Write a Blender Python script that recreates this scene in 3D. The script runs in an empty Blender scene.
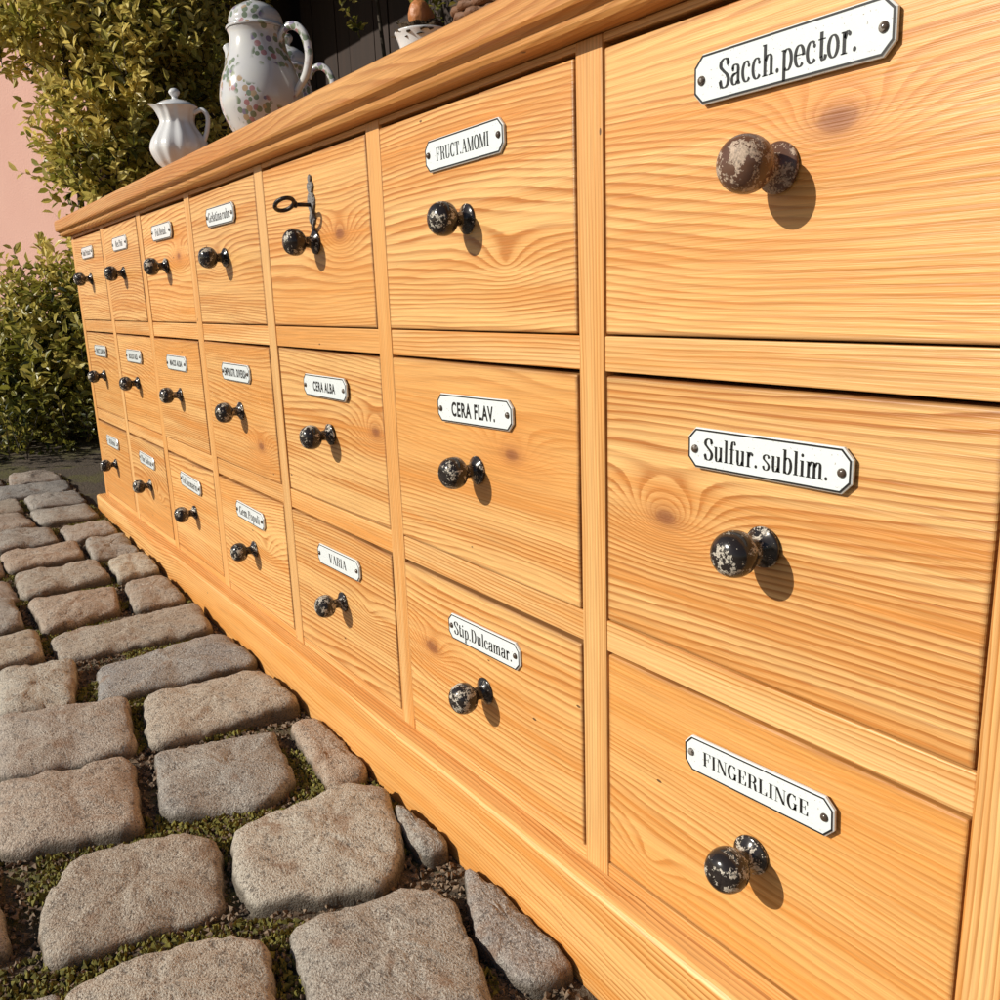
import bpy, bmesh, math, random
import numpy as np
from mathutils import Vector, Matrix, noise
random.seed(7); rng=np.random.default_rng(7)
scene=bpy.context.scene
COL=scene.collection
# ---------------------------------------------------------------- helpers
def empty(name,loc=(0,0,0)):
    e=bpy.data.objects.new(name,None); e.location=loc; COL.objects.link(e); return e
def mkobj(name,verts,faces,mat=None,parent=None,smooth=False,attrs=None):
    me=bpy.data.meshes.new(name); me.from_pydata([tuple(v) for v in verts],[],[tuple(f) for f in faces]); me.update()
    if attrs:
        for k,(ty,arr) in attrs.items():
            a=me.attributes.new(k,ty,'POINT')
            arr=np.asarray(arr,dtype=np.float32)
            a.data.foreach_set('vector' if ty=='FLOAT_VECTOR' else 'value',arr.ravel())
    if smooth: me.polygons.foreach_set('use_smooth',[True]*len(me.polygons))
    ob=bpy.data.objects.new(name,me); COL.objects.link(ob)
    if mat: me.materials.append(mat)
    if parent: ob.parent=parent
    return ob
def nmat(name):
    m=bpy.data.materials.new(name); m.use_nodes=True; nt=m.node_tree
    b=nt.nodes['Principled BSDF']; return m,nt,b
class NB:
    def __init__(s,nt): s.nt=nt
    def n(s,t,ins=None,**kw):
        nd=s.nt.nodes.new(t)
        for k,v in kw.items(): setattr(nd,k,v)
        if ins:
            for k,v in ins.items():
                if isinstance(v,bpy.types.NodeSocket): s.nt.links.new(v,nd.inputs[k])
                else: nd.inputs[k].default_value=v
        return nd
    def m(s,op,a,b=0.0,c=None,clamp=False):
        ins={0:a,1:b}
        if c is not None: ins[2]=c
        return s.n('ShaderNodeMath',ins,operation=op,use_clamp=clamp).outputs[0]
    def vm(s,op,a,b):
        return s.n('ShaderNodeVectorMath',{0:a,1:b},operation=op).outputs[0]
    def noise(s,v,scale,detail=2,rough=.5,dist=0):
        return s.n('ShaderNodeTexNoise',{'Vector':v,'Scale':scale,'Detail':detail,'Roughness':rough,'Distortion':dist}).outputs[0]
    def ramp(s,f,stops,interp='LINEAR'):
        r=s.n('ShaderNodeValToRGB',{0:f}); cr=r.color_ramp; cr.interpolation=interp
        while len(cr.elements)<len(stops): cr.elements.new(0.5)
        for e,(p,c) in zip(cr.elements,stops):
            e.position=p; e.color=(c if isinstance(c,tuple) else (c,c,c))[:3]+(1,)
        return r.outputs[0]
    def mix(s,f,a,b,bt='MIX'):
        nd=s.n('ShaderNodeMix',data_type='RGBA',blend_type=bt)
        for k,v in ((0,f),(6,a),(7,b)):
            if isinstance(v,bpy.types.NodeSocket): s.nt.links.new(v,nd.inputs[k])
            else: nd.inputs[k].default_value=(v+(1,) if isinstance(v,tuple) and len(v)==3 else v)
        return nd.outputs[2]
    def L(s,a,b): s.nt.links.new(a,b)
# ---------------------------------------------------------------- wood
def wood_mat(name,light,dark,ringamp=1.0,rough=.38,freq=185.0,n1a=30.0):
    m,nt,b=nmat(name); q=NB(nt)
    g=q.n('ShaderNodeAttribute',attribute_name='grain').outputs['Vector']
    kn=q.n('ShaderNodeAttribute',attribute_name='knot').outputs['Vector']
    sd=q.n('ShaderNodeAttribute',attribute_name='seed').outputs['Fac']
    off=q.n('ShaderNodeCombineXYZ',{0:q.m('MULTIPLY',sd,37.0),1:q.m('MULTIPLY',sd,19.0),2:q.m('MULTIPLY',sd,5.0)}).outputs[0]
    P=q.vm('ADD',g,off)
    u,v,w=q.n('ShaderNodeSeparateXYZ',{0:g}).outputs
    ku,kv,ka=q.n('ShaderNodeSeparateXYZ',{0:kn}).outputs
    n1=q.noise(q.vm('MULTIPLY',P,(1.2,5.5,5.5)),1.0,1,.45)
    n2=q.noise(q.vm('MULTIPLY',P,(6.0,34.0,34.0)),1.0,2,.55)
    du=q.m('SUBTRACT',u,ku); dv=q.m('MULTIPLY',q.m('SUBTRACT',v,kv),1.9)
    wob=q.m('MULTIPLY',q.m('SUBTRACT',n2,.5),.014)
    d=q.m('ADD',q.m('SQRT',q.m('ADD',q.m('MULTIPLY',du,du),q.m('MULTIPLY',dv,dv))),wob)
    kb=q.m('MULTIPLY',ka,q.m('EXPONENT',q.m('MULTIPLY',q.m('POWER',q.m('DIVIDE',q.m('MAXIMUM',d,0.0),.034),1.3),-1.0)))
    fib=q.noise(q.vm('MULTIPLY',P,(14.0,700.0,700.0)),1.0,3,.65)
    h=q.m('ADD',q.m('ADD',q.m('MULTIPLY',v,freq),q.m('MULTIPLY',n1,n1a)),q.m('ADD',q.m('MULTIPLY',n2,1.5),kb))
    h=q.m('ADD',h,q.m('ADD',q.m('MULTIPLY',w,60.0),q.m('MULTIPLY',fib,.25)))
    t=q.m('FRACT',h)
    prof=q.ramp(t,[(0,.0),(.25,.05),(.55,.34),(.80,1.0),(.93,.95),(1.0,.0)])
    streak=q.noise(q.vm('MULTIPLY',P,(1.6,48.0,48.0)),1.0,3,.65)
    wamp=q.ramp(streak,[(.36,.28),(.58,1.15)])
    ring=q.m('MULTIPLY',prof,wamp)
    fc=q.ramp(fib,[(.30,0.0),(.70,1.0)])
    mott=q.m('ADD',.66,q.m('MULTIPLY',fc,.60))
    c=q.mix(q.m('MULTIPLY',q.m('MULTIPLY',ring,mott),ringamp,clamp=True),light,dark)
    c=q.mix(q.ramp(streak,[(.46,.0),(.70,.85)]),c,tuple(x*y for x,y in zip(light,(.78,.54,.30))))
    c=q.mix(q.ramp(n1,[(.46,.0),(.68,.65)]),c,tuple(x*y for x,y in zip(light,(.86,.66,.42))))
    near=q.ramp(d,[(.012,.6),(.075,0.0)])
    c=q.mix(q.m('MULTIPLY',q.m('GREATER_THAN',ka,4.5),near),c,tuple(x*y for x,y in zip(light,(.80,.54,.32))))
    hv=q.n('ShaderNodeHueSaturation',{'Color':c,'Saturation':1.0,'Value':q.m('ADD',.78,q.m('MULTIPLY',fc,.34))}).outputs[0]
    has=q.m('GREATER_THAN',ka,4.5)
    core=q.m('MULTIPLY',has,q.ramp(d,[(.002,.85),(.0075,.75),(.0100,.35),(.024,0.0)]))
    hv=q.mix(core,hv,(.22,.070,.026))
    fl=q.n('ShaderNodeTexVoronoi',{'Vector':q.vm('MULTIPLY',P,(17,40,40)),'Scale':1.0},feature='F1')
    flm=q.m('LESS_THAN',fl.outputs['Distance'],.045)
    flr=q.n('ShaderNodeSeparateXYZ',{0:fl.outputs['Color']}).outputs[0]
    flm=q.m('MULTIPLY',flm,q.m('GREATER_THAN',flr,.66))
    hv=q.mix(q.m('MULTIPLY',flm,.85),hv,(.06,.025,.010))
    ed=q.n('ShaderNodeAttribute',attribute_name='edge').outputs['Fac']
    hv=q.mix(q.m('MULTIPLY',ed,q.ramp(n2,[(.35,.25),(.62,.8)])),hv,(.20,.085,.030))
    tone=q.m('ADD',.90,q.m('MULTIPLY',q.m('FRACT',q.m('MULTIPLY',sd,91.7)),.16))
    hv=q.mix(1.0,hv,q.n('ShaderNodeCombineXYZ',{0:tone,1:tone,2:tone}).outputs[0],'MULTIPLY')
    q.L(hv,b.inputs['Base Color'])
    q.L(q.m('ADD',rough-.08,q.m('MULTIPLY',fib,.22)),b.inputs['Roughness'])
    big=q.noise(q.vm('MULTIPLY',P,(5,14,14)),1.0,1,.5)
    hh=q.m('ADD',q.m('MULTIPLY',big,2.6),q.m('ADD',q.m('MULTIPLY',fib,.7),q.m('MULTIPLY',flm,-1.5)))
    bp=q.n('ShaderNodeBump',{'Strength':.55,'Distance':.0011,'Height':hh})
    q.L(bp.outputs[0],b.inputs['Normal'])
    return m
WOOD=wood_mat('pine_wood',(.80,.455,.165),(.36,.115,.018),1.1)
WOODF=wood_mat('pine_frame',(.80,.47,.185),(.40,.150,.030),.95,freq=300.0,n1a=10.0)
def simple(name,col,rough=.5,metal=0.0,bump=None):
    m,nt,b=nmat(name); b.inputs['Base Color'].default_value=col+(1,); b.inputs['Roughness'].default_value=rough; b.inputs['Metallic'].default_value=metal
    if bump:
        q=NB(nt); tc=q.n('ShaderNodeTexCoord').outputs['Object']
        n=q.noise(tc,bump[0],3,.6); q.L(q.n('ShaderNodeBump',{'Strength':bump[1],'Distance':.002,'Height':n}).outputs[0],b.inputs['Normal'])
    return m
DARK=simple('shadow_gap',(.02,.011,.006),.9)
def board(name,x0,x1,y0,y1,z0,z1,gr='x',bev=.0012,parent=None,mat=None,knot=(0,0,0),segs=2,tilt=0,edge=0):
    bm=bmesh.new()
    bmesh.ops.create_cube(bm,size=1)
    for v in bm.verts:
        v.co=Vector((x0 if v.co.x<0 else x1, y0 if v.co.y<0 else y1, z0 if v.co.z<0 else z1+(tilt if v.co.x<0 else -tilt)))
    if edge:
        for no,cos in (((1,0,0),(x0+.0035,x1-.0035)),((0,0,1),(z0+.0035,z1-.0045))):
            for cc in cos:
                p=(cc,0,0) if no[0] else (0,0,cc)
                bmesh.ops.bisect_plane(bm,geom=bm.verts[:]+bm.edges[:]+bm.faces[:],plane_co=p,plane_no=no)
    if bev:
        es=[e for e in bm.edges if e.is_manifold and e.calc_face_angle(0)>.5]
        bmesh.ops.bevel(bm,geom=es,offset=bev,segments=segs,affect='EDGES',profile=.5)
    me=bpy.data.meshes.new(name); bm.to_mesh(me); bm.free()
    co=np.zeros(len(me.vertices)*3,np.float32); me.vertices.foreach_get('co',co); co=co.reshape(-1,3)
    gv=co[:,[0,2,1]] if gr=='x' else (co[:,[2,0,1]] if gr=='z' else co[:,[1,0,2]])
    a=me.attributes.new('grain','FLOAT_VECTOR','POINT'); a.data.foreach_set('vector',np.ascontiguousarray(gv,dtype=np.float32).ravel())
    a=me.attributes.new('knot','FLOAT_VECTOR','POINT'); a.data.foreach_set('vector',np.tile(np.array(knot,np.float32),len(co)))
    a=me.attributes.new('seed','FLOAT','POINT'); a.data.foreach_set('value',np.full(len(co),random.random(),np.float32))
    if edge:
        dd=np.minimum(np.minimum(co[:,0]-x0,x1-co[:,0]),np.minimum(co[:,2]-z0,z1-co[:,2]))
        a=me.attributes.new('edge','FLOAT','POINT'); a.data.foreach_set('value',np.clip(1-dd/.0034,0,1).astype(np.float32)*edge)
    ob=bpy.data.objects.new(name,me); COL.objects.link(ob); me.materials.append(mat or WOOD); ob.parent=parent
    return ob
def extr(name,prof,x0,x1,parent,mat,nx=2):
    n=len(prof); s=[0]
    for i in range(1,n): s.append(s[-1]+math.dist(prof[i],prof[i-1]))
    V=[];G=[]
    xs=[x0+(x1-x0)*i/(nx-1) for i in range(nx)]
    for x in xs:
        for i,(y,z) in enumerate(prof): V.append((x,y,z)); G.append((x,s[i],0))
    F=[]
    for k in range(nx-1):
        for i in range(n):
            j=(i+1)%n
            F.append((k*n+i,k*n+j,(k+1)*n+j,(k+1)*n+i))
    F.append(tuple(range(n))[::-1]); F.append(tuple((nx-1)*n+i for i in range(n)))
    sd=random.random()
    ob=mkobj(name,V,F,mat,parent,attrs={'grain':('FLOAT_VECTOR',G),'knot':('FLOAT_VECTOR',[(0,0,0)]*len(V)),'seed':('FLOAT',[sd]*len(V))})
    bm=bmesh.new(); bm.from_mesh(ob.data); bmesh.ops.recalc_face_normals(bm,faces=bm.faces); bm.to_mesh(ob.data); bm.free()
    return ob
# ---------------------------------------------------------------- cabinet
cab=empty('apothecary_cabinet')
X=[-1.8555,-1.5333,-1.2263,-.9273,-.6218,-.314,0.0,.3030]
SW=.0135
ZR=[(.4150,.6000),(.2060,.3895),(.0000,.1805)]
DEPTH=.42
for i,x in enumerate(X):
    board('stile_%d'%i,x-SW,x+SW,0,.022,-.012,.607,'z',.0009,cab,WOODF)
for c in range(7):
    a=X[c]+SW; b=X[c+1]-SW
    board('rail_bottom_%d'%c,a,b,.0008,.03,-.012,-.0006,'x',.0006,cab,WOODF)
    board('rail_lower_%d'%c,a,b,.0008,.03,.1812,.2055,'x',.0008,cab,WOODF)
    board('rail_upper_%d'%c,a,b,.0008,.03,.3902,.4145,'x',.0008,cab,WOODF)
    board('rail_top_%d'%c,a,b,.0008,.03,.6016,.607,'x',.0004,cab,WOODF)
KN={(6,0):(.192,.525,9),(6,1):(.0737,.2967,12),(5,1):(-.1014,.316,8),(4,1):(-.349,.3085,9),(4,0):(-.40,.512,7),(5,2):(-.25,.10,7),(5,0):(-.10,.47,3.5),(3,1):(-.70,.25,7),(2,0):(-1.0,.52,8),(3,2):(-.72,.1,4),(6,2):(.06,.03,3)}
for c in range(7):
    for r,(z0,z1) in enumerate(ZR):
        a=X[c]+SW+.0014+random.uniform(-.0004,.0005); b=X[c+1]-SW-.0014+random.uniform(-.0004,.0005)
        yy=random.uniform(-.0014,.0010)
        board('drawer_front_%d_%d'%(c,r),a,b,yy,.02,z0+.0009,z1-random.uniform(.0020,.0030),'x',.0016,cab,WOOD,KN.get((c,r),(random.uniform(a,b),random.uniform(z0,z1),random.choice([0,0,3,4]))),segs=3,tilt=random.uniform(-.0009,.0009),edge=1.0)
board('carcass_back',X[0],X[7],.032,DEPTH-.01,-.01,.60,'x',0,cab,DARK)
board('side_left',X[0]-SW+.001,X[0]+.012,.0225,DEPTH,-.012,.607,'z',.001,cab,WOODF)
board('side_right',X[7]-.012,X[7]+SW-.001,.0225,DEPTH,-.012,.607,'z',.001,cab,WOODF)
prof=[(.43,.6075),(-.012,.6075),(-.0165,.6085),(-.0185,.6115),(-.0190,.6150),(-.0225,.6175),(-.0262,.6190),(-.0275,.6215),(-.0278,.6380),(-.0265,.6420),(-.0235,.6440),(.43,.6440)]
extr('countertop',prof,-1.893,.345,cab,wood_mat('pine_top',(.66,.34,.11),(.32,.105,.020)))
prof=[(.40,-.0125),(-.0155,-.0125),(-.0185,-.0135),(-.0205,-.0165),(-.021,-.02),(-.021,-.17),(.40,-.17)]
extr('plinth',prof,-1.882,.335,cab,WOOD)
# ---------------------------------------------------------------- knobs
def lathe(profile,seg=32,axis='y'):
    V=[];F=[]
    for (r,d) in profile:
        for k in range(seg):
            a=2*math.pi*k/seg
            V.append((r*math.cos(a),-d,r*math.sin(a)) if axis=='y' else (r*math.cos(a),r*math.sin(a),d))
    for i in range(len(profile)-1):
        for k in range(seg):
            k2=(k+1)%seg
            F.append((i*seg+k,i*seg+k2,(i+1)*seg+k2,(i+1)*seg+k))
    return V,F
def smooth_prof(p,n=4):
    out=[]
    P=[p[0]]+list(p)+[p[-1]]
    for i in range(1,len(P)-2):
        for k in range(n):
            t=k/n
            f=lambda a,b,c,d:.5*((2*b)+(-a+c)*t+(2*a-5*b+4*c-d)*t*t+(-a+3*b-3*c+d)*t**3)
            out.append((max(0,f(P[i-1][0],P[i][0],P[i+1][0],P[i+2][0])),f(P[i-1][1],P[i][1],P[i+1][1],P[i+2][1])))
    out.append(p[-1]); return out
def knob_mat(name,base,chip,th,rg=.16):
    m,nt,b=nmat(name); q=NB(nt); oi=q.n('ShaderNodeObjectInfo').outputs['Random']
    tc=q.n('ShaderNodeTexCoord').outputs['Object']
    P=q.vm('ADD',tc,q.n('ShaderNodeCombineXYZ',{0:q.m('MULTIPLY',oi,9.0),1:oi,2:q.m('MULTIPLY',oi,4.0)}).outputs[0])
    n=q.noise(P,150,5,.72); n2=q.noise(P,800,2,.6); n3=q.noise(P,60,2,.6)
    th=q.m('SUBTRACT',th,q.m('MULTIPLY',oi,.03))
    s=q.m('ADD',q.m('MULTIPLY',n,.60),q.m('ADD',q.m('MULTIPLY',n3,.24),q.m('MULTIPLY',n2,.16)))
    f=q.m('MULTIPLY',q.m('SUBTRACT',s,th),1/(.006),clamp=True)
    c=q.mix(f,q.mix(n3,base,tuple(x*2.0 for x in base)),q.mix(q.ramp(n2,[(.35,0),(.65,1)]),tuple(x*.45 for x in chip),chip))
    q.L(c,b.inputs['Base Color']); q.L(q.m('ADD',rg,q.m('MULTIPLY',f,.5)),b.inputs['Roughness'])
    q.L(q.n('ShaderNodeBump',{'Strength':.6,'Distance':.0005,'Height':q.m('SUBTRACT',q.m('MULTIPLY',n3,.8),f)}).outputs[0],b.inputs['Normal'])
    return m
KM=knob_mat('knob_black',(.013,.010,.009),(.55,.49,.40),.556)
KM2=knob_mat('knob_worn',(.075,.036,.022),(.50,.37,.27),.508,.25)
KP=smooth_prof([(.0125,0),(.0125,.0018),(.0100,.0034),(.0066,.0062),(.0058,.0095),(.0064,.0126),(.0100,.0150),(.0128,.0182),(.0140,.0232),(.0133,.0285),(.0106,.0330),(.0060,.0356),(0,.0363)],4)
kv,kf=lathe(KP,36)
KZ=[.5063,.2945,.0878]; LZ=[.5615,.348,.1400]
for c in range(7):
    cx=(X[c]+X[c+1])/2+.004
    for r in range(3):
        s=random.uniform(.97,1.03)*(1.06 if (c,r)==(6,0) else 1)
        ob=mkobj('knob_%d_%d'%(c,r),[(a*s,b*s,d*s) for a,b,d in kv],kf,KM2 if (c,r)==(6,0) else KM,cab,True)
        ob.location=(cx+random.uniform(-.002,.002),-.0005,KZ[r]+random.uniform(-.0015,.0015)); ob.rotation_euler=(random.uniform(-.05,.05),random.uniform(0,6),random.uniform(-.05,.05))
# ---------------------------------------------------------------- lettering
ST=.112; HA=.028
class Pen:
    def __init__(s): s.V=[];s.F=[];s.w=.5
    def poly(s,pts):
        b=len(s.V); s.V+=pts; s.F.append(tuple(range(b,b+len(pts))))
    def rect(s,x0,y0,x1,y1): s.poly([(x0,y0),(x1,y0),(x1,y1),(x0,y1)])
    def stem(s,x,y0,y1,w=ST): s.rect(x-w/2,y0,x+w/2,y1)
    def ser(s,x,y,h=.105): s.rect(x-h,y,x+h,y+HA)
    def dot(s,x,y,r=.055): s.poly([(x+r*math.cos(a*math.pi/6),y+r*math.sin(a*math.pi/6)) for a in range(12)])
    def line(s,x0,y0,x1,y1,w):
        s.poly([(x0-w/2,y0),(x0+w/2,y0),(x1+w/2,y1),(x1-w/2,y1)])
    def path(s,p,hw=ST,k=1.4,sm=True):
        if sm: 
            P=[p[0]]+list(p)+[p[-1]]; o=[]
            for i in range(1,len(P)-2):
                for j in range(6):
                    t=j/6
                    o.append(tuple(.5*((2*P[i][d])+(-P[i-1][d]+P[i+1][d])*t+(2*P[i-1][d]-5*P[i][d]+4*P[i+1][d]-P[i+2][d])*t*t+(-P[i-1][d]+3*P[i][d]-3*P[i+1][d]+P[i+2][d])*t**3) for d in (0,1)))
            o.append(p[-1]); p=o
        L=[]
        n=len(p)
        for i in range(n):
            a=p[max(0,i-1)];b=p[min(n-1,i+1)]
            tx,ty=b[0]-a[0],b[1]-a[1];l=math.hypot(tx,ty) or 1
            tx/=l;ty/=l; w=(HA+(hw-HA)*abs(ty)**k)/2
            L.append(((p[i][0]-ty*w,p[i][1]+tx*w),(p[i][0]+ty*w,p[i][1]-tx*w)))
        for i in range(n-1): s.poly([L[i][0],L[i+1][0],L[i+1][1],L[i][1]])
    def ell(s,cx,cy,rx,ry,a0=0,a1=360,n=22,hw=ST):
        s.path([(cx+rx*math.cos(math.radians(a0+(a1-a0)*i/n)),cy+ry*math.sin(math.radians(a0+(a1-a0)*i/n))) for i in range(n+1)],hw,1.4,False)
SP=[(.40,.56),(.35,.68),(.23,.72),(.10,.65),(.085,.53),(.20,.42),(.33,.32),(.405,.20),(.36,.06),(.23,.0),(.11,.05),(.055,.19)]
def glyph(ch):
    g=Pen(); H=.72
    if ch=='.': g.dot(.08,.055,.058); g.w=.19
    elif ch==' ': g.w=.12
    elif ch=='a': g.path([(.09,.39),(.12,.47),(.20,.495),(.30,.45),(.315,.33)]); g.dot(.10,.385,.05); g.stem(.315,.06,.34); g.ell(.17,.14,.115,.135,60,330); g.path([(.315,.29),(.2,.27),(.1,.22)]); g.path([(.31,.09),(.34,.015),(.40,.04)]); g.w=.42
    elif ch=='c': g.ell(.20,.245,.15,.245,50,320); g.dot(.30,.38,.05); g.w=.38
    elif ch=='e': g.ell(.20,.245,.15,.245,0,318); g.rect(.06,.26,.36,.26+HA); g.w=.40
    elif ch=='o': g.ell(.20,.245,.155,.245); g.w=.42
    elif ch in 'hn': 
        g.stem(.11,0,.75 if ch=='h' else .49); g.ser(.11,0); g.rect(.01,(.75 if ch=='h' else .49)-HA,.11,.75 if ch=='h' else .49)
        g.path([(.13,.36),(.2,.465),(.28,.49),(.345,.44),(.355,.34)]); g.stem(.355,0,.35); g.ser(.355,0); g.w=.48
    elif ch=='m':
        g.stem(.11,0,.49); g.ser(.11,0); g.rect(.01,.49-HA,.11,.49)
        for o in (0,.235): g.path([(.13+o,.36),(.2+o,.465),(.27+o,.49),(.335+o,.44),(.345+o,.34)]); g.stem(.345+o,0,.35); g.ser(.345+o,0)
        g.w=.71
    elif ch=='p': g.stem(.11,-.24,.49); g.ser(.11,-.24); g.rect(.01,.49-HA,.11,.49); g.ell(.23,.245,.145,.245,130,-130); g.w=.44
    elif ch=='b': g.stem(.11,0,.75); g.rect(.01,.75-HA,.11,.75); g.ell(.23,.245,.145,.245,130,-130); g.w=.44
    elif ch=='d': g.stem(.32,0,.75); g.rect(.22,.75-HA,.32,.75); g.ell(.2,.245,.145,.245,50,310); g.ser(.35,0,.06); g.w=.44
    elif ch=='t': g.stem(.13,.07,.64); g.rect(.02,.49-HA,.27,.49); g.path([(.13,.1),(.17,.01),(.25,.03),(.28,.12)]); g.w=.30
    elif ch=='r': g.stem(.11,0,.49); g.ser(.11,0); g.rect(.01,.49-HA,.11,.49); g.path([(.13,.34),(.2,.47),(.28,.47)]); g.dot(.285,.42,.052); g.w=.35
    elif ch=='u': g.stem(.11,.12,.49); g.rect(.01,.49-HA,.11,.49); g.stem(.35,0,.49); g.rect(.25,.49-HA,.35,.49); g.path([(.11,.14),(.14,.03),(.2,.005),(.28,.04),(.34,.14)]); g.ser(.38,0,.05); g.w=.47
    elif ch in 'li': 
        g.stem(.11,0,.75 if ch=='l' else .49); g.ser(.11,0); y=.75 if ch=='l' else .49; g.rect(.01,y-HA,.11,y)
        if ch=='i': g.dot(.11,.65,.058)
        g.w=.23
    elif ch=='f': g.stem(.12,0,.6); g.ser(.12,0); g.rect(.02,.49-HA,.25,.49); g.path([(.12,.58),(.15,.71),(.23,.74),(.28,.71)]); g.dot(.27,.67,.05); g.w=.27
    elif ch=='s': g.path([(x*.72,y*.68) for x,y in SP],.10); g.w=.34
    elif ch=='v': g.line(.17,0,.06,.49,.10); g.line(.17,0,.30,.49,HA); g.ser(.07,.49-HA,.08); g.ser(.3,.49-HA,.06); g.w=.37
    elif ch=='S': g.path(SP,.14); g.rect(.385,.5,.41,.72); g.rect(.045,0,.07,.22); g.w=.47
    elif ch=='I': g.stem(.13,0,H,.12); g.ser(.13,0,.12); g.ser(.13,H-HA,.12); g.w=.28
    elif ch in 'FEL':
        g.stem(.13,0,H,.12); g.ser(.13,0,.12); g.ser(.13,H-HA,.12)
        if ch in 'FE': g.rect(.13,H-HA,.46,H); g.poly([(.46,H),(.46,.52),(.43,.52),(.39,H-HA)]); g.rect(.13,.36,.34,.36+HA); g.rect(.32,.27,.345,.48)
        if ch in 'EL': g.rect(.13,0,.47,HA); g.poly([(.47,0),(.47,.22),(.44,.22),(.38,HA)])
        g.w=.51 if ch!='F' else .49
    elif ch=='N': g.stem(.1,0,H,HA); g.ser(.1,0,.08); g.ser(.08,H-HA,.08); g.line(.49,0,.12,H,.13); g.stem(.51,0,H,HA); g.ser(.51,H-HA,.08); g.w=.6
    elif ch=='M': g.stem(.1,0,H,HA); g.ser(.1,0,.08); g.ser(.1,H-HA,.08); g.line(.35,0,.13,H,.12); g.line(.35,0,.58,H,HA); g.stem(.6,0,H,.12); g.ser(.6,0,.1); g.ser(.6,H-HA,.1); g.w=.72
    elif ch in 'GC':
        g.ell(.27,.36,.2,.36,48,312 if ch=='C' else 330,hw=.125); g.rect(.42,.5,.445,.72)
        if ch=='G': g.stem(.43,0,.30,.11); g.ser(.43,.30,.1); g.w=.55
        else: g.rect(.42,.04,.445,.2); g.w=.5
    elif ch=='O': g.ell(.27,.36,.2,.36,hw=.125); g.w=.54
    elif ch in 'RPBD':
        g.stem(.13,0,H,.12); g.ser(.13,0,.12); g.ser(.13,H-HA,.12)
        if ch=='D': g.rect(.13,H-HA,.28,H); g.rect(.13,0,.28,HA); g.ell(.26,.36,.22,.347,90,-90,hw=.125); g.w=.56
        else:
            g.rect(.13,H-HA,.3,H); g.rect(.13,.36,.3,.36+HA); g.ell(.29,.542,.14,.165,90,-90,hw=.12)
            if ch=='R': g.path([(.3,.37),(.4,.3),(.42,.15),(.45,.02),(.52,.02)],.12); g.w=.55
            elif ch=='B': g.rect(.13,0,.3,HA); g.ell(.3,.185,.16,.172,90,-90,hw=.12); g.w=.53
            else: g.w=.50
    elif ch=='A': g.line(.07,0,.28,H,HA); g.line(.47,0,.27,H,.13); g.rect(.14,.22,.42,.22+HA); g.ser(.07,0,.08); g.ser(.47,0,.11); g.w=.56
    elif ch=='V': g.line(.27,0,.09,H,.13); g.line(.28,0,.48,H,HA); g.ser(.09,H-HA,.11); g.ser(.48,H-HA,.08); g.w=.55
    elif ch=='U': g.stem(.13,.2,H,.12); g.ser(.13,H-HA,.12); g.stem(.46,.2,H,HA); g.ser(.46,H-HA,.08); g.path([(.13,.22),(.16,.05),(.28,.0),(.42,.06),(.46,.22)],.12); g.w=.57
    elif ch=='T': g.stem(.27,0,H,.12); g.ser(.27,0,.12); g.rect(.04,H-HA,.5,H); g.poly([(.04,H),(.04,.5),(.07,.5),(.11,H-HA)]); g.poly([(.5,H),(.5,.5),(.47,.5),(.43,H-HA)]); g.w=.54
    return g
def serif_text(txt,width,height):
    x=0;V=[];F=[]
    for ch in txt:
        g=glyph(ch); b=len(V)
        V+=[(x+a,c) for a,c in g.V]; F+=[tuple(b+i for i in f) for f in g.F]; x+=g.w+.03
    sy=height/.72; sx=min(width/x,sy*1.15)
    V=[((a-x/2)*sx,(c-.36)*sy) for a,c in V]
    return V,F
def sans_text(txt,width,height):
    cu=bpy.data.curves.new('t','FONT'); cu.body=txt; cu.size=1; cu.offset=.028; cu.space_character=1.14; cu.resolution_u=3; ob=bpy.data.objects.new('t',cu); COL.objects.link(ob)
    dg=bpy.context.evaluated_depsgraph_get(); me=bpy.data.meshes.new_from_object(ob.evaluated_get(dg))
    V=[(v.co.x,v.co.y) for v in me.vertices]; F=[tuple(p.vertices) for p in me.polygons]
    bpy.data.objects.remove(ob); bpy.data.curves.remove(cu)
    xs=[v[0] for v in V]
    sx=width/(max(xs)-min(xs)); mx=(max(xs)+min(xs))/2; sy=height/.72
    V=[((a-mx)*sx,(c-.36)*sy) for a,c in V]
    return V,F
INK=simple('black_enamel',(.014,.013,.013),.35)
def enamel():
    m,nt,b=nmat('white_enamel'); q=NB(nt); tc=q.n('ShaderNodeTexCoord').outputs['Object']
    n=q.noise(tc,60,3,.6); sp=q.noise(tc,700,2,.6)
    c=q.mix(n,(.64,.68,.68),(.72,.75,.74)); c=q.mix(q.ramp(sp,[(.66,0.0),(.72,.7)]),c,(.22,.16,.11))
    q.L(c,b.inputs['Base Color']); b.inputs['Roughness'].default_value=.20
    q.L(q.n('ShaderNodeBump',{'Strength':.3,'Distance':.001,'Height':n}).outputs[0],b.inputs['Normal'])
    return m
ENAM=enamel(); NAIL=knob_mat('nail_head',(.05,.035,.025),(.3,.26,.22),.56)
def outline(w,h,ch,ins=0):
    w-=2*ins;h-=2*ins;ch=ch-ins*.5
    return [(-w/2+ch,-h/2),(w/2-ch,-h/2),(w/2,-h/2+ch),(w/2,h/2-ch),(w/2-ch,h/2),(-w/2+ch,h/2),(-w/2,h/2-ch),(-w/2,-h/2+ch)]
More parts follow.
